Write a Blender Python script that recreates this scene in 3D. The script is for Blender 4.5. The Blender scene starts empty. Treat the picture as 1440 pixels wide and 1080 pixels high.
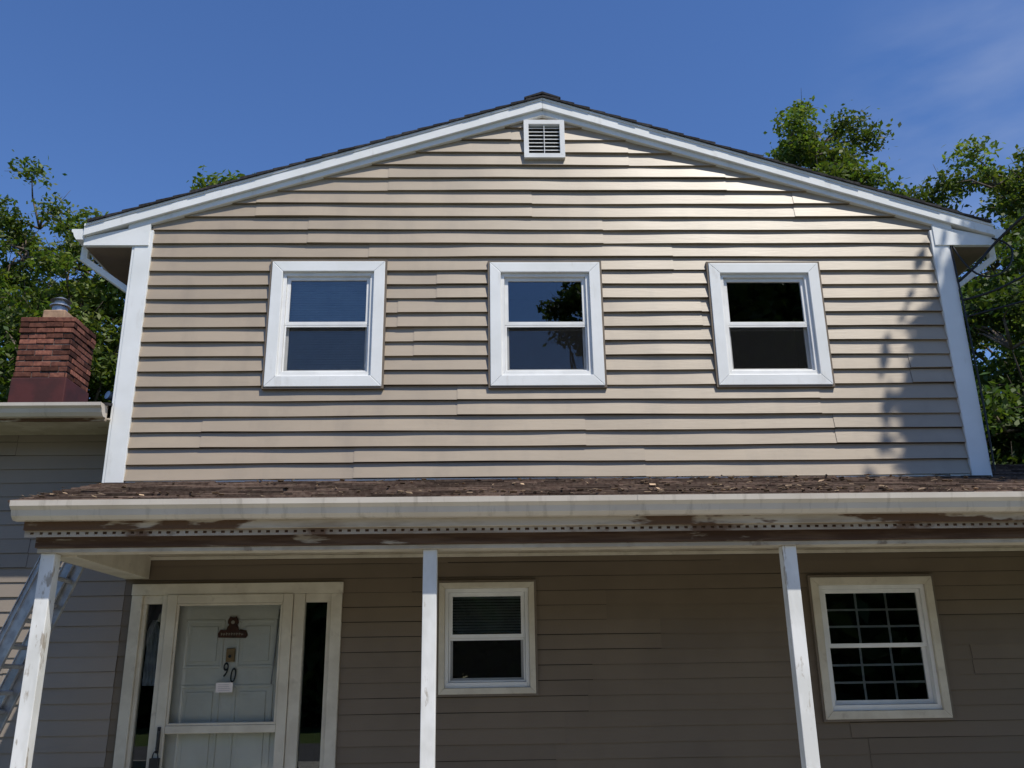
import bpy, math, random
import numpy as np
from mathutils import Vector, Matrix
random.seed(7); rng=np.random.default_rng(11)
sc=bpy.context.scene
sc.view_settings.view_transform='Standard'; sc.view_settings.look='None'; sc.view_settings.exposure=0
col=bpy.context.collection

# ------------------------------------------------------------ materials
def nodes(m):
    m.use_nodes=True; nt=m.node_tree
    return nt, nt.nodes, nt.links, nt.nodes['Principled BSDF']
def surf(name,c1,c2=None,rough=.6,spec=.4,scale=6.,stretch=(1,1,1),lo=.4,hi=.6,bump=0.,bscale=60.,bstretch=(1,1,1),attr=False,detail=3,metal=0,c3=None,c3lo=.62,c3hi=.7,c3scale=15.,c3stretch=(1,1,1),bdist=.002):
    m=bpy.data.materials.new(name); nt,N,Lk,P=nodes(m)
    P.inputs['Roughness'].default_value=rough; P.inputs['Specular IOR Level'].default_value=spec; P.inputs['Metallic'].default_value=metal
    tc=N.new('ShaderNodeTexCoord')
    def noise(scale,stretch,detail=3):
        mp=N.new('ShaderNodeMapping'); mp.inputs['Scale'].default_value=stretch
        Lk.new(tc.outputs['Object'],mp.inputs['Vector'])
        n=N.new('ShaderNodeTexNoise'); n.inputs['Scale'].default_value=scale; n.inputs['Detail'].default_value=detail
        n.inputs['Roughness'].default_value=.6
        Lk.new(mp.outputs['Vector'],n.inputs['Vector']); return n.outputs['Fac']
    def ramp(src,lo,hi):
        r=N.new('ShaderNodeMapRange'); r.inputs['From Min'].default_value=lo; r.inputs['From Max'].default_value=hi
        Lk.new(src,r.inputs['Value']); return r.outputs['Result']
    def mix(f,a,b):
        x=N.new('ShaderNodeMix'); x.data_type='RGBA'; Lk.new(f,x.inputs[0])
        for s,v in ((6,a),(7,b)):
            if isinstance(v,tuple): x.inputs[s].default_value=(*v,1)
            else: Lk.new(v,x.inputs[s])
        return x.outputs[2]
    if c2 is None: c2=tuple(v*.85 for v in c1)
    out=mix(ramp(noise(scale,stretch,detail),lo,hi),c1,c2)
    if c3: out=mix(ramp(noise(c3scale,c3stretch,5),c3lo,c3hi),out,c3)
    if attr:
        a=N.new('ShaderNodeAttribute'); a.attribute_name='shade'
        x=N.new('ShaderNodeMix'); x.data_type='RGBA'; x.blend_type='MULTIPLY'; x.inputs[0].default_value=1
        Lk.new(out,x.inputs[6]); Lk.new(a.outputs['Color'],x.inputs[7]); out=x.outputs[2]
    Lk.new(out,P.inputs['Base Color'])
    if bump:
        b=N.new('ShaderNodeBump'); b.inputs['Strength'].default_value=bump; b.inputs['Distance'].default_value=bdist
        Lk.new(noise(bscale,bstretch),b.inputs['Height']); Lk.new(b.outputs['Normal'],P.inputs['Normal'])
    return m
M={}
M['siding']=surf('vinyl_siding',(.365,.292,.207),(.335,.268,.19),rough=.44,spec=.85,scale=1.3,stretch=(1,1,3),bump=.25,bscale=60,bstretch=(.12,1,1),attr=True,c3=(.27,.218,.158),c3lo=.5,c3hi=.85,c3scale=4,c3stretch=(1,1,.35))
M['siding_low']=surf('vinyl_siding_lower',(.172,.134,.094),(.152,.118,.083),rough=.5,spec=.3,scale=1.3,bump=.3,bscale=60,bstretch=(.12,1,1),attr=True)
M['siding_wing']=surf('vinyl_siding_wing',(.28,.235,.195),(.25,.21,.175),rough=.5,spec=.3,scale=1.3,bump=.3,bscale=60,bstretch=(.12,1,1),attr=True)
M['white']=surf('white_trim',(.78,.79,.79),(.70,.71,.70),rough=.45,scale=3,lo=.35,hi=.75,c3=(.55,.53,.49),c3lo=.6,c3hi=.85,c3scale=9,c3stretch=(1,1,.3),bump=.2,bscale=30)
M['vinyl']=surf('white_vinyl',(.78,.78,.77),(.70,.70,.69),rough=.35,scale=4)
M['cream']=surf('cream_trim',(.60,.55,.45),(.52,.47,.38),rough=.5,scale=5,c3=(.40,.35,.28),c3lo=.6,c3hi=.8,c3scale=12)
M['jchan']=surf('tan_j_channel',(.17,.135,.1),rough=.5)
M['gutter']=surf('gutter_aluminium',(.60,.545,.475),(.52,.465,.40),rough=.38,spec=.6,scale=2.5,stretch=(1,1,1),lo=.35,hi=.7,c3=(.34,.30,.25),c3lo=.55,c3hi=.8,c3scale=7,c3stretch=(2.5,1,.4))
M['soffit']=surf('brown_soffit',(.22,.165,.12),rough=.6)
M['fascia']=surf('peeling_fascia',(.50,.44,.36),(.36,.30,.23),rough=.8,spec=.2,scale=4,stretch=(.6,1,3),lo=.4,hi=.6,c3=(.12,.07,.042),c3lo=.545,c3hi=.575,c3scale=3,c3stretch=(.35,1,1.5),bump=.5,bscale=40)
M['strip']=surf('nailing_strip',(.44,.38,.31),(.30,.24,.18),rough=.7,spec=.2,scale=4,stretch=(.6,1,3),c3=(.16,.10,.065),c3lo=.58,c3hi=.65,c3scale=5,c3stretch=(.5,1,1))
M['beam']=surf('weathered_beam',(.075,.042,.027),(.125,.078,.052),rough=.8,spec=.2,scale=5,stretch=(.4,1,5),c3=(.40,.34,.27),c3lo=.64,c3hi=.70,c3scale=5,c3stretch=(.4,1,3),bump=.5,bscale=50,bstretch=(.1,1,1))
M['post']=surf('peeling_post',(.76,.76,.75),(.64,.64,.62),rough=.7,spec=.25,scale=6,stretch=(1,1,.5),c3=(.40,.36,.31),c3lo=.60,c3hi=.66,c3scale=18,c3stretch=(1,1,.3),bump=.5,bscale=40,bstretch=(1,1,.2))
M['shingle']=surf('brown_shingles',(.062,.040,.031),(.105,.075,.058),rough=.95,spec=.12,scale=30,attr=True,bump=.8,bscale=250)
M['black_shingle']=surf('charcoal_shingles',(.028,.027,.029),(.05,.048,.05),rough=.95,spec=.15,scale=40,attr=True,bump=.8,bscale=250)
M['litter']=surf('leaf_litter',(.24,.17,.11),(.13,.09,.055),rough=.9,scale=40,attr=True)
M['brick']=surf('chimney_brick',(.19,.078,.052),(.12,.048,.035),rough=.9,spec=.15,scale=20,attr=True,bump=.6,bscale=90)
M['mortar']=surf('mortar',(.17,.14,.12),rough=.95)
M['flash']=surf('red_flashing',(.085,.02,.018),(.055,.016,.014),rough=.7,scale=4,bump=.5,bscale=20)
M['clay']=surf('clay_flue',(.42,.27,.17),(.3,.19,.12),rough=.85,scale=10)
M['galv']=surf('galvanised_metal',(.45,.45,.46),(.3,.3,.3),rough=.4,metal=.8,scale=12)
M['alu']=surf('ladder_aluminium',(.5,.51,.53),(.36,.36,.38),rough=.42,metal=.6,scale=14)
M['dark']=surf('room_dark',(.03,.028,.027),rough=.9)
M['blind']=surf('blind_slat',(.66,.68,.68),rough=.5)
M['doorw']=surf('door_white',(.80,.78,.70),(.74,.72,.64),rough=.45,scale=3)
M['black']=surf('black_metal',(.02,.02,.022),rough=.35)
M['brownwood']=surf('brown_wood',(.11,.04,.022),(.07,.027,.015),rough=.6,scale=30)
M['brass']=surf('brass_knocker',(.35,.22,.1),rough=.4,metal=.5)
M['paper']=surf('paper_note',(.75,.68,.66),rough=.8)
M['ink']=surf('cream_lettering',(.6,.52,.4),rough=.7)
M['greyink']=surf('grey_writing',(.25,.23,.25),rough=.7)
M['whiteshape']=surf('white_shape',(.7,.7,.72),(.5,.5,.52),rough=.9,scale=12)
M['rubber']=surf('cable_black',(.015,.015,.017),rough=.5)
M['bark']=surf('bark',(.15,.12,.095),(.09,.072,.057),rough=.95,spec=.1,scale=12,stretch=(1,1,.3),bump=.8,bscale=30,bdist=.02)
M['conc']=surf('concrete',(.35,.33,.28),(.28,.265,.225),rough=.9,scale=3,bump=.3,bscale=80)
M['asphalt']=surf('asphalt',(.05,.05,.052),(.065,.064,.064),rough=.9,scale=8,bump=.3,bscale=200)
M['grass']=surf('lawn_grass',(.05,.085,.022),(.085,.11,.035),rough=.95,spec=.1,scale=3,bump=1,bscale=90,bdist=.02)
M['porchceil']=surf('porch_ceiling_paint',(.5,.44,.35),(.4,.34,.26),rough=.7,scale=5,c3=(.25,.2,.15),c3lo=.6,c3hi=.7,c3scale=9)
M['sheath']=surf('wall_sheathing',(.05,.042,.035),rough=.9)
def leafmat(name,ca,cb):
    m=surf(name,ca,cb,rough=.55,spec=.3,scale=.5,attr=True,detail=1)
    nt=m.node_tree; N=nt.nodes; Lk=nt.links; P=N['Principled BSDF']
    tr=N.new('ShaderNodeBsdfTranslucent'); mx=N.new('ShaderNodeMixShader'); mx.inputs[0].default_value=.35
    src=P.inputs['Base Color'].links[0].from_socket
    g=N.new('ShaderNodeMix'); g.data_type='RGBA'; g.blend_type='MULTIPLY'; g.inputs[0].default_value=1; g.inputs[7].default_value=(1.5,1.6,.6,1)
    Lk.new(src,g.inputs[6]); Lk.new(g.outputs[2],tr.inputs['Color'])
    Lk.new(P.outputs[0],mx.inputs[1]); Lk.new(tr.outputs[0],mx.inputs[2]); Lk.new(mx.outputs[0],N['Material Output'].inputs['Surface'])
    return m
M['leaf']=leafmat('tree_leaves',(.078,.12,.024),(.10,.14,.032))
M['leaf2']=leafmat('tree_leaves_dark',(.052,.088,.02),(.068,.105,.024))
def glassmat(name,ior,tint=(.85,.88,.88)):
    m=bpy.data.materials.new(name); m.use_nodes=True; nt=m.node_tree; N=nt.nodes; Lk=nt.links; N.remove(N['Principled BSDF'])
    fr=N.new('ShaderNodeFresnel'); fr.inputs['IOR'].default_value=ior
    t=N.new('ShaderNodeBsdfTransparent'); t.inputs['Color'].default_value=(*tint,1)
    g=N.new('ShaderNodeBsdfGlossy'); g.inputs['Roughness'].default_value=.004
    tc=N.new('ShaderNodeTexCoord'); n=N.new('ShaderNodeTexNoise'); n.inputs['Scale'].default_value=1.5; n.inputs['Detail'].default_value=0
    b=N.new('ShaderNodeBump'); b.inputs['Strength'].default_value=.1; b.inputs['Distance'].default_value=.01
    Lk.new(tc.outputs['Object'],n.inputs['Vector']); Lk.new(n.outputs['Fac'],b.inputs['Height']); Lk.new(b.outputs['Normal'],g.inputs['Normal'])
    mx=N.new('ShaderNodeMixShader'); Lk.new(fr.outputs[0],mx.inputs[0]); Lk.new(t.outputs[0],mx.inputs[1]); Lk.new(g.outputs[0],mx.inputs[2])
    Lk.new(mx.outputs[0],N['Material Output'].inputs['Surface']); return m
M['glass']=glassmat('window_glass',1.9)
M['glass_thin']=glassmat('storm_glass',1.45,(.95,.96,.95))
def screenmat():
    m=bpy.data.materials.new('insect_screen'); m.use_nodes=True; nt=m.node_tree; N=nt.nodes; Lk=nt.links; P=N['Principled BSDF']
    P.inputs['Base Color'].default_value=(.025,.025,.025,1); P.inputs['Roughness'].default_value=.9; P.inputs['Specular IOR Level'].default_value=.1
    t=N.new('ShaderNodeBsdfTransparent'); mx=N.new('ShaderNodeMixShader'); mx.inputs[0].default_value=.3
    Lk.new(t.outputs[0],mx.inputs[1]); Lk.new(P.outputs[0],mx.inputs[2]); Lk.new(mx.outputs[0],N['Material Output'].inputs['Surface']); return m
M['screen']=screenmat()

# ------------------------------------------------------------ mesh helpers
class MB:
    def __init__(s): s.v=[];s.f=[];s.c=[]
    def face(s,pts,c=1.):
        i=len(s.v); s.v+= [tuple(p) for p in pts]; s.f.append(tuple(range(i,i+len(pts)))); s.c.append(c)
    def box(s,x0,x1,y0,y1,z0,z1,c=1.,mat=None):
        P=[(x0,y0,z0),(x1,y0,z0),(x1,y1,z0),(x0,y1,z0),(x0,y0,z1),(x1,y0,z1),(x1,y1,z1),(x0,y1,z1)]
        if mat is not None: P=[tuple(mat@Vector(p)) for p in P]
        i=len(s.v); s.v+=P
        for q in ((0,3,2,1),(4,5,6,7),(0,1,5,4),(1,2,6,5),(2,3,7,6),(3,0,4,7)):
            s.f.append(tuple(i+k for k in q)); s.c.append(c)
    def prism(s,poly,axis,a,b,c=1.):
        def mk(p,t):
            return {'x':(t,p[0],p[1]),'y':(p[0],t,p[1]),'z':(p[0],p[1],t)}[axis]
        n=len(poly); i=len(s.v)
        s.v+=[mk(p,a) for p in poly]+[mk(p,b) for p in poly]
        s.f.append(tuple(range(i,i+n))); s.c.append(c); s.f.append(tuple(range(i+2*n-1,i+n-1,-1))); s.c.append(c)
        for k in range(n):
            s.f.append((i+k,i+n+k,i+n+(k+1)%n,i+(k+1)%n)); s.c.append(c)
    def tube(s,p0,p1,r0,r1,n=8,c=1.):
        p0=Vector(p0);p1=Vector(p1);d=(p1-p0)
        if d.length<1e-6:return
        d.normalize(); u=d.orthogonal().normalized(); w=d.cross(u); i=len(s.v)
        for p,r in ((p0,r0),(p1,r1)):
            for k in range(n):
                a=2*math.pi*k/n; s.v.append(tuple(p+(u*math.cos(a)+w*math.sin(a))*r))
        for k in range(n):
            s.f.append((i+k,i+(k+1)%n,i+n+(k+1)%n,i+n+k)); s.c.append(c)
        s.f.append(tuple(range(i+n-1,i-1,-1))); s.c.append(c); s.f.append(tuple(range(i+n,i+2*n))); s.c.append(c)
    def obj(s,name,mat,parent=None,bevel=0,smooth=False,recalc=True):
        me=bpy.data.meshes.new(name); me.from_pydata(s.v,[],s.f); me.update()
        if recalc:
            import bmesh
            bm=bmesh.new(); bm.from_mesh(me); bmesh.ops.recalc_face_normals(bm,faces=bm.faces); bm.to_mesh(me); bm.free()
        at=me.attributes.new('shade','FLOAT_COLOR','FACE')
        arr=np.ones((len(s.f),4),dtype=np.float32); cc=np.array(s.c,dtype=np.float32)
        arr[:,0]=cc;arr[:,1]=cc;arr[:,2]=cc
        at.data.foreach_set('color',arr.ravel())
        if smooth: me.polygons.foreach_set('use_smooth',[True]*len(s.f))
        o=bpy.data.objects.new(name,me); col.objects.link(o)
        me.materials.append(mat if not isinstance(mat,str) else M[mat])
        if parent: o.parent=parent
        if bevel:
            b=o.modifiers.new('b','BEVEL'); b.width=bevel; b.segments=2; b.limit_method='ANGLE'
        return o
def empty(name,parent=None):
    e=bpy.data.objects.new(name,None); col.objects.link(e)
    if parent: e.parent=parent
    return e
def box(name,x0,x1,y0,y1,z0,z1,mat,parent,bevel=.003):
    m=MB(); m.box(x0,x1,y0,y1,z0,z1); return m.obj(name,mat,parent,bevel)

house=empty('suburban_house')

# ------------------------------------------------------------ siding
def siding(name,x0,x1,z0,z1,row,openings,mat,xf,lim=None,step=.11,depth=.016,seed=1,amp=1.,seamlen=(1.9,3.4)):
    R=random.Random(seed); m=MB(); nrow=int(math.ceil((z1-z0)/row)); ph=[R.uniform(0,6.28) for _ in range(400)]
    seams=[]
    for i in range(nrow):
        if i%2==0:
            s=[];x=x0+R.uniform(.5,2.6)
            while x<x1-.3: s.append(x); x+=R.uniform(*seamlen)
            tone=[R.uniform(.94,1.05) for _ in range(len(s)+1)]
        seams.append((list(s),list(tone)))
    for i in range(nrow):
        zb=z0+i*row; zt=min(zb+row,z1); s,tone=seams[i]
        xs=set(np.linspace(x0,x1,max(2,int((x1-x0)/step))).round(4).tolist())|{round(v,4) for v in s}
        for o in openings: xs|={round(o[0],4),round(o[1],4)}
        xs=sorted(v for v in xs if x0-1e-6<=v<=x1+1e-6)
        cache={}
        def wave(x): return amp*(.0014*math.sin(x*2.3+ph[i])+.0011*math.sin(x*5.9+ph[i+60]*2)+.0006*math.sin(x*11+ph[i+90]))
        def zw(x): return amp*(.0030*math.sin(x*1.1+ph[i//2+150])+.0014*math.sin(x*3.7+ph[i//2+200]))
        for k in range(len(xs)-1):
            xa,xb=xs[k],xs[k+1]; xm=(xa+xb)/2; seg=sum(1 for v in s if v<xm)
            off=-.0042*(seg%2) if amp else 0; dzs=.0034*(seg%2)
            la=lb=zt
            if lim: la=max(zb,min(zt,lim(xa))); lb=max(zb,min(zt,lim(xb)))
            if la<=zb+1e-5 and lb<=zb+1e-5: continue
            pieces=[(zb,None)]
            for o in openings:
                if o[0]-1e-4<=xa and xb<=o[1]+1e-4 and o[2]<zt and o[3]>zb:
                    pieces=[]
                    if o[2]>zb+1e-4: pieces.append((zb,o[2]))
                    if o[3]<zt-1e-4: pieces.append((o[3],None))
            def vert(x,z,kk):
                key=(x,round(z,5),seg,kk)
                if key not in cache:
                    fr=(z-zb)/row
                    y=-(depth-(depth-.002)*fr)+wave(x)*(1-.5*fr)+off
                    zz=z+(zw(x)+dzs if kk!='t' else 0)
                    cache[key]=len(m.v); m.v.append(xf(x,y,zz))
                return cache[key]
            for lo,hi in pieces:
                ha=la if hi is None else hi; hb=lb if hi is None else hi
                low='b' if lo==zb else 'm'
                m.f.append((vert(xa,lo,low),vert(xb,lo,low),vert(xb,hb,'t'),vert(xa,ha,'t'))); m.c.append(tone[seg])
                if lo==zb:
                    j=len(m.v)
                    ya=-depth+wave(xa)+off; yb=-depth+wave(xb)+off
                    m.v+=[xf(xa,ya,zb+zw(xa)+dzs),xf(xb,yb,zb+zw(xb)+dzs),xf(xb,.0025,zb+zw(xb)+dzs+.002),xf(xa,.0025,zb+zw(xa)+dzs+.002)]
                    m.f.append((j,j+3,j+2,j+1)); m.c.append(tone[seg]*.95)
    return m.obj(name,mat,house,smooth=True,recalc=False)
def backing(name,x0,x1,z0,z1,openings,y):
    m=MB(); xs=sorted({x0,x1}|{v for o in openings for v in o[:2]}); zs=sorted({z0,z1}|{v for o in openings for v in o[2:] if z0<v<z1})
    for a,b in zip(xs[:-1],xs[1:]):
        for c,e in zip(zs[:-1],zs[1:]):
            xm,zm=(a+b)/2,(c+e)/2
            if any(o[0]<xm<o[1] and o[2]<zm<o[3] for o in openings): continue
            m.face([(a,y,c),(b,y,c),(b,y,e),(a,y,e)])
    m.obj(name,'sheath',house)
RX,RZ,SL=.52,6.38,.326
T=lambda x: RZ-SL*abs(x-RX)
UW=[(-1.757,-.80,3.705,4.825),(.03,.975,3.703,4.815),(1.855,2.81,3.70,4.805)]
def shrink(w,d): return (w[0]+d,w[1]-d,w[2]+d,w[3]-d)
ow=[shrink(w,.05) for w in UW]
siding('upper_wall_siding',-2.76,3.82,2.985,6.30,.125,ow+[(.38,.68,5.82,6.14)],'siding',lambda x,y,z:(x,y,z),lim=lambda x:T(x)-.07,step=.08,seed=5,depth=.026)
backing('upper_wall_sheathing',-2.85,3.91,2.8,5.1,[shrink(w,.06) for w in UW],.006)
m=MB(); m.face([(-2.85,.006,5.1),(3.91,.006,5.1),(3.91,.006,5.2),(.52,.006,6.3),(-2.85,.006,5.2)]); m.obj('gable_sheathing','sheath',house)
siding('upper_side_siding_left',.0,8,2.6,5.05,.125,[],'siding',lambda x,y,z:(-2.87+y,8-x,z),step=1,seed=3)
siding('upper_side_siding_right',.0,8,2.6,5.05,.125,[],'siding',lambda x,y,z:(3.925-y,x,z),step=1,seed=4)
box('upper_rear_wall',-2.86,3.9,7.9,8,0,5.1,'siding',house)
WY=.4
LW=[(-.38,.394,1.388,2.25),(2.55,3.555,1.167,2.257)]
DOOR=(-2.73,-1.115,.12,2.25)
dop=(DOOR[0]+.03,DOOR[1]-.03,0,DOOR[3]-.03)
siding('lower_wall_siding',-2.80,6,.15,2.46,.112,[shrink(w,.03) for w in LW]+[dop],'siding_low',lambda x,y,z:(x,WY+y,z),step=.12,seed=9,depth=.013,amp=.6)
backing('lower_wall_sheathing',-9,6,.1,2.6,[shrink(w,.035) for w in LW]+[(DOOR[0]+.04,DOOR[1]-.04,0,DOOR[3]-.04)],WY+.004)
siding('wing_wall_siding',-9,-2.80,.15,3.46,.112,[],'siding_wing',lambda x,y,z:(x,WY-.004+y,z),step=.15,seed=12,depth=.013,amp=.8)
box('foundation',-9,6,WY+.006,WY+.2,0,.1,'conc',house)

for nm,a,b,s in (('corner_board_left',-2.885,-2.745,-1),('corner_board_right',3.80,3.94,1)):
    m=MB(); m.box(a,b,-.036,.0,2.965,5.10)
    if s<0: m.box(a-.022,a-.001,-.03,.11,2.7,5.0)
    else: m.box(b+.001,b+.022,-.03,.11,2.7,5.0)
    m.obj(nm,'white',house,.003)
box('starter_strip',-2.74,3.795,-.014,.0,2.967,2.985,'white',house,.001)

# ------------------------------------------------------------ main roof
def rake_band(name,top_off,bot_off,y0,y1,xl,xr,mat):
    m=MB()
    m.prism([(xl,T(xl)-top_off),(RX,RZ-top_off),(RX,RZ-bot_off),(xl,T(xl)-bot_off)],'y',y0,y1)
    m.prism([(RX+.0005,RZ-top_off),(xr,T(xr)-top_off),(xr,T(xr)-bot_off),(RX+.0005,RZ-bot_off)],'y',y0,y1)
    return m.obj(name,mat,house,.003)
XL,XR=-3.30,4.34
rake_band('rake_fascia',.024,.105,-.075,-.001,XL,XR,'white')
rake_band('rake_frieze',.106,.155,-.048,-.001,XL+.35,XR-.35,'white')
rake_band('rake_drip_edge',.0,.023,-.082,-.001,XL,XR,'white')
R=random.Random(3)
m=MB()
for sgn in (-1,1):
    L=3.98; n=28; ang=math.atan(SL)
    for i in range(n):
        a=L*i/n; b=L*(i+1)/n+.01
        y=-.095+R.uniform(-.005,.004)
        while y<8.2:
            y2=y+R.uniform(.6,1.1) if y<0 else 8.25
            h=.016+R.uniform(0,.006)
            xa=RX+sgn*a*math.cos(ang); xb=RX+sgn*b*math.cos(ang); za=RZ-a*math.sin(ang); zb=RZ-b*math.sin(ang)
            poly=[(xa,za+.001),(xb,zb+.001),(xb,zb+h+.008),(xa,za+h-.004)]
            m.prism(poly,'y',y,y2,R.uniform(.7,1.3)); y=y2
m.obj('main_roof_shingles','black_shingle',house)
m=MB()
for k in range(30):
    y=-.10+k*.28
    m.prism([(RX-.16,RZ-.052+.03),(RX,RZ+.03),(RX+.16,RZ-.052+.03),(RX+.16,RZ-.052+.045+.006*(k%2)),(RX,RZ+.052+.006*(k%2)),(RX-.16,RZ-.052+.045)],'y',y,y+.30,R.uniform(.7,1.2))
m.obj('ridge_cap_shingles','black_shingle',house)
m=MB()
m.prism([(XL,T(XL)-.02),(RX,RZ-.02),(XR,T(XR)-.02),(XR,T(XR)-.05),(RX,RZ-.05),(XL,T(XL)-.05)],'y',.01,8.1)
m.obj('roof_deck','soffit',house)
for s,xo,xi in ((-1,XL,-2.90),(1,XR,3.955)):
    m=MB(); zo=T(xo)-.105; e=(.13 if s<0 else -.13)
    m.prism([(xo,4.955),(xi+e,4.955),(xi+e,T(xi+e)-.156),(xo,zo-.001)],'y',-.046,-.005)
    m.obj('eave_return','white',house,.002)
    box('eave_soffit',min(xo,xi),max(xo,xi),-.004,8.1,4.957,4.975,'soffit',house)
    box('eave_fascia',xo-(.0 if s<0 else .02),xo+(.02 if s<0 else .0),-.004,8.1,4.96,5.10,'white',house)
    prof=[(0,0),(.055,0),(.075,.03),(.085,.06),(.10,.075),(.10,.095),(.092,.095),(.092,.08),(.078,.066),(.066,.035),(.05,.008),(.006,.008),(.006,.095),(0,.095)]
    m=MB(); m.prism([(xo+s*(.002+p[0]),5.0+p[1]) for p in prof],'y',-.06,8.1)
    m.prism([(xo+s*(.002+p[0]),5.0+p[1]) for p in prof[:6]]+[(xo+s*.002,5.095)],'y',-.064,-.0605)
    m.obj('eave_gutter','white',house)
    m=MB()
    pts=[(xo+s*.05,.12,5.0),(xo+s*.05,.12,4.90),(xi+s*.05,.16,4.62),(xi+s*.05,.16,3.0)]
    for a,b in zip(pts[:-1],pts[1:]):
        a=Vector(a);b=Vector(b);d=(b-a); ln=d.length; rot=d.to_track_quat('Z','Y').to_matrix().to_4x4()
        m.box(-.03,.03,-.025,.025,-.015,ln+.015,1,Matrix.Translation(a)@rot)
    m.obj('downspout','white',house,.006)

# gable vent
m=MB(); x0,x1,z0,z1=.352,.708,5.792,6.17
w=.042
m.prism([(x0,z0),(x1,z0),(x1-w,z0+w),(x0+w,z0+w)],'y',-.055,-.002)
m.prism([(x1,z0),(x1,z1),(x1-w,z1-w),(x1-w,z0+w)],'y',-.055,-.002)
m.prism([(x1,z1),(x0,z1),(x0+w,z1-w),(x1-w,z1-w)],'y',-.055,-.002)
m.prism([(x0,z1),(x0,z0),(x0+w,z0+w),(x0+w,z1-w)],'y',-.055,-.002)
m.box(.527,.533,-.046,-.038,z0+w,z1-w)
nl=8; ph_=(z1-z0-2*w)/nl
for i in range(nl):
    z=z0+w+.002+i*ph_
    m.prism([(-.037,z),(-.033,z-.001),(-.004,z+.026),(-.008,z+.028)],'x',x0+w,x1-w)
m.obj('gable_vent','vinyl',house,.001)
box('gable_vent_back',x0+.02,x1-.02,-.001,.004,z0+.02,z1-.02,'dark',house,0)

# ------------------------------------------------------------ windows
def ring(m,x0,x1,z0,z1,w,y0,y1,wb=None):
    wb=w if wb is None else wb
    m.prism([(x0,z0),(x1,z0),(x1-w,z0+wb),(x0+w,z0+wb)],'y',y0,y1)
    m.prism([(x1,z0),(x1,z1),(x1-w,z1-w),(x1-w,z0+wb)],'y',y0,y1)
    m.prism([(x1,z1),(x0,z1),(x0+w,z1-w),(x1-w,z1-w)],'y',y0,y1)
    m.prism([(x0,z1),(x0,z0),(x0+w,z0+wb),(x0+w,z1-w)],'y',y0,y1)
def window(Y,w,casing,cmat,blinds=(0,0),grid=None,screen=True,frame=.03,jw=.016):
    p=empty('double_hung_window',house); x0,x1,z0,z1=w
    m=MB(); ring(m,x0,x1,z0,z1,jw,Y-.040,Y-.001); m.obj('j_channel','jchan',p,.001)
    m=MB(); ring(m,x0+jw+.0005,x1-jw-.0005,z0+jw+.0005,z1-jw-.0005,casing,Y-.048,Y-.001); m.obj('casing',cmat,p,.004)
    a=jw+casing+.001
    X0,X1,Z0,Z1=x0+a,x1-a,z0+a,z1-a
    m=MB(); ring(m,X0,X1,Z0,Z1,frame,Y-.022,Y+.09,frame+.01); m.obj('frame','vinyl',p,.002)
    X0+=frame+.001;X1-=frame+.001;Z0+=frame+.011;Z1-=frame+.001; zm=(Z0+Z1)/2+.005
    m=MB(); ring(m,X0,X1,zm-.016,Z1,.03,Y+.0,Y+.03); m.obj('upper_sash','vinyl',p,.002)
    m=MB(); ring(m,X0,X1,Z0,zm+.014,.032,Y+.033,Y+.062); m.obj('lower_sash','vinyl',p,.002)
    box('upper_glass',X0+.028,X1-.028,Y+.013,Y+.0145,zm+.012,Z1-.028,'glass',p,0)
    box('lower_glass',X0+.03,X1-.03,Y+.045,Y+.0465,Z0+.03,zm-.017,'glass',p,0)
    if screen:
        m=MB(); m.face([(X0+.014,Y+.008,Z0+.014),(X1-.014,Y+.008,Z0+.014),(X1-.014,Y+.008,zm-.03),(X0+.014,Y+.008,zm-.03)]); m.obj('insect_screen','screen',p)
        m=MB(); ring(m,X0+.001,X1-.001,Z0+.001,zm-.018,.014,Y+.001,Y+.012); m.obj('screen_frame','vinyl',p,.001)
    if grid:
        nc,nr=grid; m=MB()
        for (a0,a1,b0,b1,yy) in ((X0+.03,X1-.03,zm+.014,Z1-.03,Y+.019),(X0+.032,X1-.032,Z0+.032,zm-.018,Y+.05)):
            for i in range(1,nc): xx=a0+(a1-a0)*i/nc; m.box(xx-.008,xx+.008,yy,yy+.005,b0,b1)
            for i in range(1,nr): zz=b0+(b1-b0)*i/nr; m.box(a0,a1,yy+.001,yy+.0045,zz-.008,zz+.008)
        m.obj('grids','vinyl',p)
    m=MB(); a0,a1,b0,b1=X0-.03,X1+.03,Z0-.04,Z1+.03; y0,y1=Y+.092,Y+1.1
    e=.25
    m.face([(a0-e,y1,b0-e),(a1+e,y1,b0-e),(a1+e,y1,b1+e),(a0-e,y1,b1+e)])
    for q in (((a0,y0,b0),(a1,y0,b0),(a1+e,y1,b0-e),(a0-e,y1,b0-e)),((a0,y0,b1),(a1,y0,b1),(a1+e,y1,b1+e),(a0-e,y1,b1+e)),((a0,y0,b0),(a0,y0,b1),(a0-e,y1,b1+e),(a0-e,y1,b0-e)),((a1,y0,b0),(a1,y0,b1),(a1+e,y1,b1+e),(a1+e,y1,b0-e))): m.face(q)
    m.obj('room_interior','dark',p)
    if blinds[1]>0:
        m=MB(); zt=Z1+.0; zb=Z1-(Z1-Z0)*blinds[1]; z=zt-.04
        m.box(X0,X1,Y+.064,Y+.09,zt-.035,zt)
        while z>zb:
            Rm=Matrix.Translation((0,Y+.078,z))@Matrix.Rotation(blinds[0]+R.uniform(-.06,.06),4,'X')
            m.box(X0+.004,X1-.004,-.0125,.0125,-.0006,.0006,1,Rm); z-=.0215
        m.obj('venetian_blind','blind',p)
    return p
window(0,UW[0],.090,'white',blinds=(1.2,1.0))
window(0,UW[1],.090,'white')
window(0,UW[2],.090,'white')
window(WY,LW[0],.045,'cream',blinds=(.75,.5),frame=.028)
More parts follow.
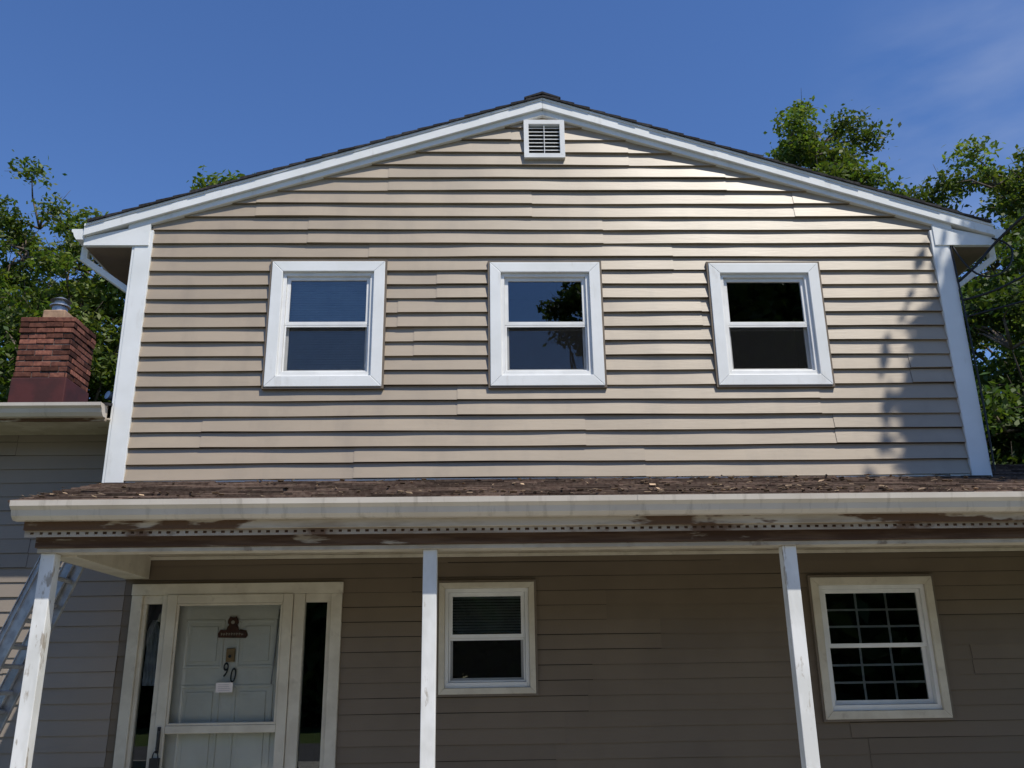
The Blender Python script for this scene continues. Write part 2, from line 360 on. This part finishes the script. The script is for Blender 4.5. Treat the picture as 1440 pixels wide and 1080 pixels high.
window(WY,LW[1],.06,'cream',grid=(3,3),frame=.03,screen=False)

# ------------------------------------------------------------ porch
porch=empty('front_porch',house)
PX0,PX1=-2.93,6.2
sl=.298; zr=lambda y:2.972+sl*y
m=MB()
for (a,b,yb) in ((PX0,3.94,0.0),(3.965,PX1,1.2)):
    m.prism([(-1.25,zr(-1.25)-.03),(-1.25,zr(-1.25)-.012),(yb,zr(yb)-.012),(yb,zr(yb)-.03)],'x',a,b)
m.prism([(1.2,zr(1.2)-.03),(1.2,zr(1.2)-.012),(4,zr(1.2)-.9),(4,zr(1.2)-.92)],'x',3.965,PX1)
m.obj('porch_roof_deck','shingle',porch)
m=MB()
def courses(a,b,yb):
    y=-1.27
    while y<yb-.005:
        y2=min(y+.135,yb)
        x=a-R.uniform(0,.25)
        while x<b:
            xe=x+R.choice([.16,.22,.3,.3]); lo=R.uniform(0,.010); dy=R.uniform(-.012,.004)
            xa=max(x,a); xb=min(xe,b)-.003
            if xb>xa+.005:
                m.prism([(y+dy,zr(y+dy)-.011),(y+dy,zr(y+dy)+.003+lo),(y2,zr(y2)-.004),(y2,zr(y2)-.011)],'x',xa,xb,R.uniform(.45,1.7))
            x=xe
        y+=.135
courses(PX0,3.94,-.001); courses(3.966,PX1,1.2)
m.obj('porch_roof_shingles','shingle',porch)
m=MB()
for i in range(520):
    x=R.uniform(PX0,5.5) if R.random()<.5 else R.gauss(1.6,1.4); y=-R.random()**1.3*1.2 if R.random()<.6 else R.uniform(-1.25,-1.0)
    if x<PX0 or x>5.8: continue
    y=max(y,-1.24)
    s=R.uniform(.006,.024)
    Mx=Matrix.Translation((x,y,zr(y)+.010+R.uniform(0,.012)))@Matrix.Rotation(R.uniform(0,6.28),4,'Z')@Matrix.Rotation(R.uniform(-.5,.9),4,'X')
    m.box(-s,s,-s*.45,s*.45,0,.002,R.choice([.4,.7,1,1.3,2.2]),Mx)
for i in range(70):
    x=R.uniform(PX0,4);y=R.uniform(-1.2,-.05);a=R.uniform(0,6.28);l=R.uniform(.04,.16)
    m.tube((x,y,zr(y)+.013),(x+l*math.cos(a),y+l*math.sin(a)*.5,zr(y+l*math.sin(a)*.5)+.024),.004,.002,5,.5)
m.obj('roof_leaf_litter','litter',porch)
prof=[(-1.18,2.478),(-1.235,2.478),(-1.262,2.50),(-1.272,2.535),(-1.298,2.556),(-1.300,2.590),(-1.288,2.590),(-1.288,2.560),(-1.264,2.54),(-1.254,2.503),(-1.232,2.486),(-1.188,2.486),(-1.188,2.588),(-1.18,2.588)]
m=MB(); m.prism(prof,'x',-2.90,6.2)
m.prism(prof[:6]+[(-1.18,2.59)],'x',-2.905,-2.9005)
for xj in (.95,4.3): m.prism([(p[0]-.002,p[1]) if i<6 else (p[0],p[1]) for i,p in enumerate(prof)],'x',xj,xj+.012)
m.obj('porch_gutter','gutter',porch)
box('porch_fascia',-2.86,6.1,-1.179,-1.155,2.425,2.585,'fascia',porch)
m=MB(); m.box(-2.86,6.1,-1.154,-1.148,2.416,2.428); m.box(-2.86,6.1,-1.154,-1.148,2.386,2.400)
x=-2.86
while x<6.1:
    wv=R.uniform(.030,.036); m.box(x,x+wv,-1.154,-1.1485,2.400,2.416); x+=.056
m.obj('soffit_nailing_strip','strip',porch)
box('soffit_recess',-2.86,6.1,-1.14,-1.02,2.407,2.42,'beam',porch)
box('porch_beam_face',-2.82,6.1,-1.085,-1.05,2.33,2.405,'beam',porch)
box('porch_beam',-2.80,6.1,-1.049,-.93,2.303,2.47,'cream',porch)
box('beam_lower_trim',-2.81,6.1,-1.068,-1.0495,2.300,2.329,'porchceil',porch)
m=MB(); m.box(-2.80,-2.62,-.929,WY-.02,2.29,2.47)
m.prism([(-1.15,2.42),(-.0,2.42),(-.0,2.94),(-1.15,zr(-1.15)-.032)],'x',-2.86,-2.805)
m.obj('porch_side_beam','cream',porch,.003)
m=MB(); y=-.93
while y<WY-.03:
    m.box(-2.62,6.1,y,min(y+.085,WY-.02),2.462+R.uniform(0,.001),2.475,R.uniform(.95,1.05)); y+=.09
m.obj('porch_ceiling','porchceil',porch)
box('ceiling_backer',-2.8,6.1,-.93,WY,2.476,2.49,'dark',porch,0)
box('wall_top_moulding',-2.62,6,WY-.035,WY-.016,2.435,2.461,'cream',porch)
for xc in (-2.75,-.353,1.957,4.26):
    m=MB(); m.box(xc-.044,xc+.044,-1.045,-.957,.12,2.301)
    m.obj('porch_post','post',porch,.004)
box('porch_floor',-2.9,6.1,-1.15,WY,.02,.12,'conc',porch,.01)

# ------------------------------------------------------------ wing
wing=empty('left_wing',house)
prof=[(-.08,3.465),(-.13,3.465),(-.155,3.49),(-.165,3.52),(-.188,3.535),(-.19,3.56),(-.182,3.56),(-.18,3.54),(-.158,3.525),(-.148,3.494),(-.126,3.472),(-.088,3.472),(-.088,3.56),(-.08,3.56)]
m=MB(); m.prism(prof,'x',-9,-2.925); m.prism(prof[:6]+[(-.08,3.56)],'x',-2.924,-2.921); m.obj('wing_gutter','gutter',wing)
box('wing_fascia',-9,-2.92,-.079,-.055,3.44,3.57,'fascia',wing)
box('wing_soffit',-9,-2.9,-.054,WY-.02,3.455,3.47,'porchceil',wing)
m=MB(); m.prism([(-.12,3.575),(4,4.6),(4,4.55),(-.12,3.555)],'x',-9,-2.9); m.prism([(4.001,4.6),(8.2,3.575),(8.2,3.55),(4.001,4.55)],'x',-9,-2.9); m.obj('wing_roof','black_shingle',wing)
m=MB(); m.prism([(WY+.1,0),(WY+.1,3.45),(4,4.5),(8,3.45),(8,0)],'x',-9,-8.9); m.obj('wing_end_wall','siding_wing',wing)
m=MB(); m.prism([(WY+.1,0),(WY+.1,2.46),(1.2,3.25),(4,2.3),(4,0)],'x',5.9,6); m.obj('right_end_wall','siding_low',wing)
m=MB(); m.tube((-2.98,.3,3.55),(-2.98,.3,3.72),.035,.035,12); m.tube((-2.98,.3,3.72),(-3.05,.2,3.74),.035,.035,12); m.obj('roof_vent_pipe','galv',wing)

# chimney
ch=empty('brick_chimney',house)
cx0,cx1,cy0,cy1=-5.40,-4.80,3.1,3.7
m=MB(); m.box(cx0+.012,cx1-.012,cy0+.012,cy1-.012,3.9,5.57); m.obj('mortar_core','mortar',ch)
m=MB(); z=4.88; i=0
while z<5.56:
    ex=0.0
    if z>5.40: ex=.012
    for side in range(4):
        L=(cx1-cx0)+2*ex; t=-(.1 if i%2 else 0.)
        while t<L-.01:
            a=max(t,0)+.004; b=min(t+.2,L)-.004
            if b-a>.02:
                j=R.uniform(-.007,.006); c=R.choice([.45,.7,1,1.2,1.7])*R.uniform(.8,1.2); tz=R.uniform(-.003,.003)
                if side==0: m.box(cx0-ex+a,cx0-ex+b,cy0-ex+j,cy0+.03,z+tz,z+.056+tz,c)
                if side==1: m.box(cx0-ex+a,cx0-ex+b,cy1-.03,cy1+ex+j,z,z+.056,c)
                if side==2: m.box(cx0-ex+j,cx0+.03,cy0-ex+a,cy0-ex+b,z+.0005,z+.0555,c)
                if side==3: m.box(cx1-.03,cx1+ex+j,cy0-ex+a,cy0-ex+b,z+.0005,z+.0555,c)
            t+=.2
    z+=.068; i+=1
m.obj('bricks','brick',ch,.005)
m=MB(); m.box(cx0-.012,cx1+.012,cy0-.012,cy1+.012,3.6,4.872); m.obj('red_flashing','flash',ch,.01)
m=MB(); m.prism([(cx0-.01,5.56),(cx1+.01,5.56),(cx1-.1,5.61),(cx0+.1,5.61)],'y',cy0+.02,cy1-.02); m.obj('mortar_crown','mortar',ch,.01)
m=MB(); m.box(-5.23,-4.97,3.2,3.46,5.6,5.76); m.obj('clay_flue','clay',ch,.015)
m=MB(); m.tube((-5.1,3.33,5.7),(-5.1,3.33,5.84),.085,.085,20); m.tube((-5.1,3.33,5.84),(-5.1,3.33,5.855),.115,.115,20); m.tube((-5.1,3.33,5.855),(-5.1,3.33,5.915),.07,.07,20)
m.tube((-5.1,3.33,5.915),(-5.1,3.33,5.965),.12,.03,20); m.obj('flue_cap','galv',ch)

# ------------------------------------------------------------ door unit
d=empty('entry_door',house)
m=MB(); x0,x1,z0,z1=DOOR
y0,y1=WY-.04,WY-.001
m.box(x0,x0+.085,y0,y1,z0,z1-.086); m.box(x1-.085,x1,y0,y1,z0,z1-.086); m.box(x0-.005,x1+.005,y0-.003,y1,z1-.085,z1)
m.box(-2.49,-2.452,y0,y1+.05,z0,z1-.086); m.box(-1.486,-1.40,y0,y1+.05,z0,z1-.086)
m.obj('door_casing','cream',d,.004)
m=MB(); m.box(-2.6449,-2.491,WY-.02,WY+.04,2.10,2.1645); m.box(-1.399,-1.2005,WY-.02,WY+.04,2.10,2.1645); m.box(-2.6449,-2.615,WY-.02,WY+.04,z0,2.0995)
m.box(-1.23,-1.2005,WY-.02,WY+.04,z0,2.0995); m.obj('sidelight_frame','cream',d,.003)
box('sidelight_glass',-2.62,-2.491,WY+.01,WY+.012,.15,2.10,'glass',d,0)
box('sidelight_glass',-1.399,-1.225,WY+.01,WY+.012,.15,2.10,'glass',d,0)
m=MB()
for a,b in ((-2.66,-2.47),(-1.44,-1.19)):
    A,B=WY+.06,WY+.9
    m.face([(a,B,.1),(b,B,.1),(b,B,2.2),(a,B,2.2)]); m.face([(a,A,.1),(a,A,2.2),(a,B,2.2),(a,B,.1)]); m.face([(b,A,.1),(b,A,2.2),(b,B,2.2),(b,B,.1)]); m.face([(a,A,2.2),(b,A,2.2),(b,B,2.2),(a,B,2.2)]); m.face([(a,A,.1),(b,A,.1),(b,B,.1),(a,B,.1)])
m.obj('hall_interior','dark',d)
m=MB(); dy=WY+.03
m.box(-2.451,-1.487,dy+.02,dy+.05,.12,2.16)
for zz0,zz1 in ((.2,.72),(.84,1.50),(1.62,1.98)):
    for a,b in ((-2.32,-2.02),(-1.92,-1.62)):
        ring(m,a,b,zz0,zz1,.022,dy+.008,dy+.0199)
        m.box(a+.05,b-.05,dy+.008,dy+.0195,zz0+.05,zz1-.05)
m.obj('panel_door','doorw',d,.004)
m=MB(); sy0,sy1=WY-.055,WY-.02
m.box(-2.449,-2.375,sy0,sy1,.14,2.165); m.box(-1.563,-1.489,sy0,sy1,.14,2.165)
m.box(-2.3745,-1.5635,sy0+.001,sy1,2.10,2.164); m.box(-2.3745,-1.5635,sy0+.001,sy1,1.16,1.215); m.box(-2.3745,-1.5635,sy0+.001,sy1,.15,.33)
ring(m,-2.3745,-1.5635,1.2155,2.0995,.018,sy0+.006,sy1-.004)
m.obj('storm_door_frame','cream',d,.004)
box('storm_glass',-2.37,-1.57,WY-.036,WY-.034,.33,2.11,'glass_thin',d,0)
box('storm_head_jamb',-2.451,-1.4875,WY-.03,WY+.05,2.1655,2.20,'cream',d)
m=MB(); m.tube((-1.6,WY+.01,2.05),(-1.63,WY+.01,1.5),.005,.005,8); m.obj('door_chain','galv',d)
yk=dy-.002
m=MB(); m.box(-1.99,-1.925,yk-.006,yk+.012,1.665,1.765); m.tube((-1.957,yk-.016,1.705),(-1.957,yk-.006,1.705),.020,.020,14); m.obj('door_knocker','brass',d,.004)
m=MB(); m.tube((-1.957,yk-.019,1.705),(-1.957,yk-.0165,1.705),.012,.012,12); m.obj('knocker_eye','black',d)
m=MB()
poly=[(-2.065,1.845),(-1.855,1.84),(-1.84,1.86),(-1.855,1.897),(-1.90,1.905),(-1.912,1.90),(-1.918,1.925),(-1.93,1.94),(-1.918,1.952),(-1.918,1.975),(-1.93,1.988),(-1.935,2.004),(-1.95,1.996),(-1.97,1.996),(-1.985,2.004),(-1.992,1.988),(-2.0,1.975),(-2.0,1.952),(-1.988,1.94),(-2.0,1.925),(-2.008,1.90),(-2.05,1.905),(-2.07,1.875)]
m.prism([(p[0]+.003,p[1]) for p in poly],'y',yk-.006,yk+.01)
m.obj('bear_plaque','brownwood',d,.003)
m=MB()
xx=-2.04
for k in range(9):
    h=R.uniform(.012,.024); m.box(xx,xx+.004,yk-.0085,yk-.0065,1.86,1.86+h); m.box(xx+.004,xx+.013,yk-.0085,yk-.0065,1.86+h*.5,1.864+h*.5); xx+=.0195
m.tube((-1.956,yk-.0085,1.958),(-1.956,yk-.0065,1.958),.014,.014,12); m.obj('plaque_lettering','ink',d)
def text(name,s,x,y,z,size,mat,parent,rot=0):
    c=bpy.data.curves.new(name,'FONT'); c.body=s; c.size=size; c.extrude=.003; c.align_x='CENTER'
    o=bpy.data.objects.new(name,c); col.objects.link(o); o.location=(x,y,z); o.rotation_euler=(math.pi/2,rot,0); c.materials.append(M[mat]); o.parent=parent; o.scale=(.6,1,1); return o
text('house_number','9',-1.99,yk+.004,1.555,.155,'black',d,.08)
text('house_number','0',-1.93,yk+.004,1.515,.155,'black',d,.08)
m=MB(); m.box(-2.03,-1.905,WY-.039,WY-.0375,1.445,1.515,1,Matrix.Identity(4)); m.obj('paper_note','paper',d)
m=MB()
for k in range(4): m.box(-2.015,-1.93+R.uniform(-.03,.01),WY-.0398,WY-.0392,1.457+k*.014,1.459+k*.014)
m.obj('note_writing','greyink',d)
m=MB(); hx=-2.412
m.box(hx-.012,hx+.012,WY-.068,WY-.0555,1.03,1.21); m.tube((hx,WY-.066,1.18),(hx+.02,WY-.11,1.17),.008,.008,10); m.tube((hx+.02,WY-.11,1.17),(hx+.01,WY-.11,1.06),.009,.009,10); m.tube((hx+.01,WY-.11,1.06),(hx,WY-.066,1.05),.008,.008,10)
m.obj('storm_door_handle','black',d,.003)
m=MB()
pr=None
for k in range(13):
    a=math.pi*k/12; q=(hx+.0+.02*math.cos(a),WY-.09,1.0+.045*math.sin(a))
    if pr: m.tube(pr,q,.005,.005,8)
    pr=q
m.box(hx-.032,hx+.032,WY-.115,WY-.07,.88,1.0); m.obj('key_lockbox','black',d,.006)
m=MB(); n=12
prev=None
for k in range(n+1):
    z=1.98-k*.04; w=[.02,.04,.055,.058,.056,.05,.05,.048,.05,.05,.046,.048,.044][k]
    cur=[(-2.555+ (j/10-.5)*2*w, WY+.03+.010*math.sin(j*1.9+k*.4), z) for j in range(11)]
    if prev:
        for j in range(10): m.face([prev[j],prev[j+1],cur[j+1],cur[j]])
    prev=cur
m.obj('sidelight_white_shape','whiteshape',d)  # white rippled shape added behind the left sidelight glass

# ------------------------------------------------------------ ladder
lad=empty('extension_ladder')
m=MB()
def rail(y,x0,z0,x1,z1,w=.075,t=.03):
    a=Vector((x0,y,z0)); b=Vector((x1,y,z1)); dd=b-a; ang=math.atan2(dd.x,dd.z)
    Mx=Matrix.Translation(a)@Matrix.Rotation(ang,4,'Y')
    m.box(-w/2,w/2,-.002,.002,0,dd.length,1,Mx)
    for s in (-1,1): m.box(s*w/2-.003,s*w/2+.003,-t/2,t/2,0,dd.length,1,Mx)
for y in (-.72,-.30): rail(y,-3.74,.02,-2.86,2.36)
for y in (-.69,-.33): rail(y,-3.60,.55,-2.93,2.33,.06,.026)
m.obj('rails','alu',lad,.001)
m=MB()
for k in range(8):
    t=.08+k*.122; x=-3.74+.88*t; z=.02+2.34*t; m.tube((x,-.72,z),(x,-.30,z),.016,.016,10)
    if k>1: m.tube((x+.04,-.69,z+.12),(x+.04,-.33,z+.12),.016,.016,10)
m.obj('rungs','alu',lad)
m=MB()
for y in (-.72,-.30): m.box(-3.80,-3.68,y-.03,y+.03,0.004,.02)
m.obj('feet','black',lad,.003)

# ------------------------------------------------------------ cables
def cable(pts,r=.006,name='utility_cable'):
    c=bpy.data.curves.new(name,'CURVE'); c.dimensions='3D'; c.bevel_depth=r; c.bevel_resolution=2
    s=c.splines.new('NURBS'); s.points.add(len(pts)-1); s.order_u=3; s.use_endpoint_u=True
    for i,p in enumerate(pts): s.points[i].co=(*p,1)
    o=bpy.data.objects.new(name,c); col.objects.link(o); c.materials.append(M['rubber']); return o
cable([(3.97,-.04,4.62),(4.1,-.10,4.72),(4.3,-.12,4.95),(4.5,-.5,5.12),(7,-2.2,6.0),(12,-6,7.5)],.012)
cable([(3.97,-.04,4.45),(4.15,-.12,4.46),(4.5,-.3,4.62),(7,-2.2,5.5),(12,-6,6.9)],.010)
cable([(3.98,-.04,4.30),(4.2,-.12,4.34),(4.6,-.3,4.40),(7,-2.0,5.0),(12,-6,6.3)],.008)
cable([(3.98,-.03,4.95),(4.02,-.10,4.7),(4.2,-.12,4.6),(4.40,-.12,4.72),(4.46,-.1,4.95),(4.3,-.08,5.0)],.008)
cable([(3.96,-.03,4.98),(3.975,-.05,4.2),(3.985,-.05,3.4),(3.98,-.04,3.0)],.008)

# ------------------------------------------------------------ trees
def leaves_mesh(name,centers,radii,counts,size,mat,parent,seed):
    g=np.random.default_rng(seed); P=[];S=[]
    for c,r,n in zip(centers,radii,counts):
        n=int(n); dirs=g.normal(size=(n,3)); dirs/=np.linalg.norm(dirs,axis=1)[:,None]
        rad=g.random(n)**.5*(1+.5*(g.random(n)<.12)); p=np.array(c)+dirs*rad[:,None]*np.array([r,r,r*.6]); P.append(p)
        S.append(np.full(n,g.uniform(.65,1.35))*g.uniform(.7,1.35,n))
    P=np.concatenate(P);S=np.concatenate(S);n=len(P)
    nrm=g.normal(size=(n,3)); nrm[:,2]=np.abs(nrm[:,2])+.35; nrm/=np.linalg.norm(nrm,axis=1)[:,None]
    u=np.cross(nrm,g.normal(size=(n,3))); u/=np.linalg.norm(u,axis=1)[:,None]; v=np.cross(nrm,u)
    sz=size*g.uniform(.6,1.3,n)[:,None]
    V=np.stack([P-u*sz,P+v*sz*.5+nrm*sz*.12,P+u*sz,P-v*sz*.5+nrm*sz*.12],axis=1).reshape(-1,3)
    me=bpy.data.meshes.new(name); me.vertices.add(4*n); me.vertices.foreach_set('co',V.ravel().astype(np.float32))
    me.loops.add(4*n); me.loops.foreach_set('vertex_index',np.arange(4*n,dtype=np.int32))
    me.polygons.add(n); me.polygons.foreach_set('loop_start',np.arange(0,4*n,4,dtype=np.int32)); me.polygons.foreach_set('loop_total',np.full(n,4,dtype=np.int32))
    me.update(calc_edges=True)
    at=me.attributes.new('shade','FLOAT_COLOR','FACE'); arr=np.ones((n,4),dtype=np.float32)
    arr[:,0]=S*g.uniform(.85,1.25,n);arr[:,1]=S;arr[:,2]=S; at.data.foreach_set('color',arr.ravel())
    o=bpy.data.objects.new(name,me); col.objects.link(o); me.materials.append(M[mat]); o.parent=parent; return o
def tree(base,H,crown_c,crown_r,nclump,lpc,size,mat='leaf',seed=1,clr=(.5,1.0),trunk=.22,name='deciduous_tree',bare=0,extra=()):
    Rr=random.Random(seed); t=empty(name); m=MB()
    b=Vector(base); cc=Vector(crown_c); top=Vector((cc.x,cc.y,cc.z+crown_r[2]*.6))
    pts=[]; n=9
    for i in range(n+1):
        f=i/n; p=b.lerp(top,f); p+=Vector((math.sin(f*5+seed),math.cos(f*4+seed),0))*.12*H/12*f; pts.append((p,trunk*(1-f)**.8+.02))
    for a,c in zip(pts[:-1],pts[1:]): m.tube(a[0],c[0],a[1],c[1],9)
    cen=[];rad=[];cnt=[]
    limbs=[]
    for k in range(11):
        f=.38+.055*k; p,r=pts[min(n,int(f*n))]
        a=k*2.4+seed; e=Vector((math.cos(a)*crown_r[0]*.72,math.sin(a)*crown_r[1]*.72,crown_r[2]*Rr.uniform(-.45,.6)))+cc
        mid=p.lerp(e,.5)+Vector((0,0,Rr.uniform(-.1,.6))); r0=r*.5
        q=[p,p.lerp(mid,.5)+Vector((Rr.uniform(-.15,.15),Rr.uniform(-.15,.15),0)),mid,mid.lerp(e,.55)+Vector((Rr.uniform(-.2,.2),Rr.uniform(-.2,.2),.15)),e]
        for i in range(4): m.tube(q[i],q[i+1],r0*(1-i/4.5),r0*(1-(i+1)/4.5),6)
        limbs+=q[1:]
    anchors=limbs+[p for p,_ in pts[4:]]
    for k in range(nclump):
        while True:
            dv=Vector((Rr.uniform(-1,1),Rr.uniform(-1,1),Rr.uniform(-1,1)))
            if .3<dv.length<1: break
        ang=math.atan2(dv.y,dv.x); lump=1+.18*math.sin(3*ang+seed)+.14*math.sin(5*dv.z+2*seed+ang)
        c=cc+Vector((dv.x*crown_r[0],dv.y*crown_r[1],dv.z*crown_r[2]))*lump
        an=min(anchors,key=lambda q:(q-c).length)
        mid=an.lerp(c,.5)+Vector((Rr.uniform(-.15,.15),Rr.uniform(-.15,.15),.1))
        m.tube(an,mid,.035,.022,5); m.tube(mid,c,.022,.008,5)
        for _ in range(3):
            e=c+Vector((Rr.uniform(-1,1),Rr.uniform(-1,1),Rr.uniform(-.4,.9)))*.6; m.tube(c,e,.010,.004,4)
        if Rr.random()<bare: continue
        r=Rr.uniform(*clr); cen.append(tuple(c)); rad.append(r); cnt.append(lpc*r*r/(.5*(clr[0]+clr[1]))**2)
    for (c,r,k) in extra:
        cen.append(c);rad.append(r);cnt.append(k); an=min(anchors,key=lambda q:(q-Vector(c)).length); m.tube(an,c,.03,.01,6)
    m.obj('trunk_and_branches','bark',t,recalc=False,smooth=True)
    leaves_mesh('leaves',cen,rad,cnt,size,mat,t,seed); return t
# right background
tree((9.3,15,0),17,(9.25,15,14.0),(1.75,1.6,2.6),80,210,.085,'leaf',2,(.3,.65))
tree((14.6,14,0),16,(14.4,14,12.2),(2.8,2.0,3.0),90,230,.085,'leaf',5,(.3,.75))
tree((11.9,16,0),13,(11.9,16,10.6),(2.4,1.8,2.6),70,230,.09,'leaf2',8,(.4,.8))
tree((11.0,9,0),9,(11.0,9,6.0),(2.6,1.6,3.4),110,330,.075,'leaf2',14,(.4,.8),trunk=.18)
tree((13.6,11,0),10,(13.6,11,7.6),(2.4,1.6,3.4),80,330,.09,'leaf',15,(.45,.9))
tree((8.6,9,0),7,(8.4,9,4.6),(1.8,1.4,2.4),60,260,.08,'leaf2',16,(.4,.8),trunk=.15)
# left background
tree((-13.2,14,0),14,(-12.9,14,10.8),(2.2,1.6,3.2),95,130,.075,'leaf',21,(.25,.55),bare=.25,trunk=.15)
tree((-11.0,15,0),13,(-10.9,15,10.2),(1.8,1.5,3.0),85,150,.08,'leaf',23,(.28,.6),bare=.15,trunk=.15)
tree((-9.4,13,0),12,(-9.3,13,8.8),(2.3,1.7,3.4),110,260,.08,'leaf',25,(.35,.8))
tree((-12.2,11,0),9,(-11.8,11,6.4),(3.2,1.6,2.8),100,300,.08,'leaf2',27,(.4,.85))
tree((-6.4,15,0),15,(-6.5,15,12.75),(1.5,1.2,2.5),36,200,.09,'leaf',31,(.4,.7))
# tree right of the camera that shades the corner of the wall
tree((10.4,-3.4,0),13,(9.2,-3.0,11.2),(2.0,1.6,1.7),60,220,.09,'leaf',41,(.4,.7),extra=[((6.12,-2.8,9.75),.50,1500),((6.35,-2.8,9.05),.55,1500),((6.40,-2.8,10.3),.40,700),((6.50,-2.8,8.5),.5,1200),((6.9,-2.8,9.5),.6,1200),((6.45,-2.8,8.0),.4,600)])
# trees across the street (seen in the window glass)
tree((9.2,-21,0),16,(9.4,-21,11.2),(5.0,2.2,4.6),130,300,.22,'leaf2',51,(.9,1.5),trunk=.35)
tree((3.0,-22,0),15,(3.7,-22,13.4),(1.6,1.0,1.5),24,90,.13,'leaf2',52,(.4,.8),trunk=.2)
def mass(name,pts,seed,size=.22,n=260,low=.6,per=26):
    e=empty(name); g=random.Random(seed); cen=[];rad=[];cnt=[]; m=MB()
    for (x,y,z) in pts:
        m.tube((x,y,0),(x+.2,y,z*.75),.2,.08,7)
        for _ in range(per):
            a=g.uniform(0,6.28); rr=g.uniform(.2,2.2); cen.append((x+rr*math.cos(a),y+rr*math.sin(a),g.uniform(low,z))); rad.append(g.uniform(.8,1.5)); cnt.append(n)
    m.obj('trunks','bark',e,recalc=False); leaves_mesh('foliage',cen,rad,cnt,size,'leaf2',e,seed)
g=random.Random(4)
mass('distant_trees',[(x,-30+g.uniform(-2,2),g.uniform(6,8.5)) for x in np.arange(-24,26,2.2)],61,.6,55,.4,34)
mass('distant_trees',[(x,22+g.uniform(-2,2),g.uniform(8.5,11)) for x in np.arange(12,32,2.4)],62,.24,130,4)
mass('distant_trees',[(x,22+g.uniform(-2,2),g.uniform(8,10.5)) for x in np.arange(-24,-8,2.6)],63,.24,120,4)

# ------------------------------------------------------------ ground
m=MB(); m.face([(-300,-300,0),(300,-300,0),(300,300,0),(-300,300,0)]); m.obj('lawn','grass')
m=MB(); m.box(-4.5,5.5,-11.99,-1.16,-.05,.018); m.obj('bounce_driveway','conc')  # unseen paving added to bounce warm light up into the porch
m=MB(); m.face([(-300,-18,.008),(300,-18,.008),(300,-12,.008),(-300,-12,.008)]); m.obj('street','asphalt')
m=MB(); m.box(-300,-4.6,-12,-11.8,-.05,.12); m.box(5.6,300,-12,-11.8,-.05,.12); m.obj('kerb','conc')

# ------------------------------------------------------------ light
sd=Vector((.32,-.405,.857)).normalized(); el=math.asin(sd.z); az=math.atan2(sd.x,sd.y)
w=bpy.data.worlds.new('World'); sc.world=w; w.use_nodes=True; nt=w.node_tree; N=nt.nodes; Lk=nt.links
sky=N.new('ShaderNodeTexSky'); sky.sky_type='NISHITA'; sky.sun_disc=False; sky.sun_elevation=el; sky.sun_rotation=az
sky.air_density=1.0; sky.dust_density=.15; sky.ozone_density=3.5
hs=N.new('ShaderNodeHueSaturation'); hs.inputs['Hue'].default_value=.510; hs.inputs['Saturation'].default_value=1.18; hs.inputs['Value'].default_value=1.15
Lk.new(sky.outputs[0],hs.inputs['Color'])
# very thin high haze
tc=N.new('ShaderNodeTexCoord'); dt=N.new('ShaderNodeVectorMath'); dt.operation='DOT_PRODUCT'; dt.inputs[1].default_value=(.51,.71,.485)
nv=N.new('ShaderNodeVectorMath'); nv.operation='NORMALIZE'; Lk.new(tc.outputs['Generated'],nv.inputs[0]); Lk.new(nv.outputs[0],dt.inputs[0])
mr=N.new('ShaderNodeMapRange'); mr.inputs['From Min'].default_value=.975; mr.inputs['From Max'].default_value=1.0; mr.interpolation_type='SMOOTHSTEP'; Lk.new(dt.outputs['Value'],mr.inputs['Value'])
mp=N.new('ShaderNodeMapping'); mp.inputs['Scale'].default_value=(3,3,9); mp.inputs['Rotation'].default_value=(0,.5,0); Lk.new(nv.outputs[0],mp.inputs['Vector'])
cn=N.new('ShaderNodeTexNoise'); cn.inputs['Scale'].default_value=2.2; cn.inputs['Detail'].default_value=7; Lk.new(mp.outputs[0],cn.inputs['Vector'])
cr=N.new('ShaderNodeMapRange'); cr.inputs['From Min'].default_value=.35; cr.inputs['From Max'].default_value=.8; cr.inputs['To Max'].default_value=.22; Lk.new(cn.outputs['Fac'],cr.inputs['Value'])
ml=N.new('ShaderNodeMath'); ml.operation='MULTIPLY'; Lk.new(mr.outputs[0],ml.inputs[0]); Lk.new(cr.outputs[0],ml.inputs[1])
cm=N.new('ShaderNodeMix'); cm.data_type='RGBA'; Lk.new(ml.outputs[0],cm.inputs[0]); Lk.new(hs.outputs[0],cm.inputs[6]); cm.inputs[7].default_value=(5.,5.4,6.2,1)
bg=N['Background']; bg.inputs['Strength'].default_value=.13; Lk.new(cm.outputs[2],bg.inputs['Color'])
ld=bpy.data.lights.new('sun','SUN'); ld.energy=5.0; ld.angle=math.radians(.53); ld.color=(1,.95,.85)
lo=bpy.data.objects.new('sun',ld); col.objects.link(lo); lo.rotation_euler=sd.to_track_quat('Z','Y').to_euler()

# ------------------------------------------------------------ camera
cd=bpy.data.cameras.new('camera'); cd.sensor_width=36; cd.lens=31.75; cd.clip_end=2000; cd.clip_start=.05
co=bpy.data.objects.new('camera',cd); col.objects.link(co); sc.camera=co
X_=Vector((.99953,.005062,-.030224)); U_=Vector((-.01424,.95005,-.31177)); Y_=U_.cross(X_)
Mm=Matrix((X_,Y_,U_)).to_4x4(); Mm.translation=Vector((0,-6.85,1.5)); co.matrix_world=Mm
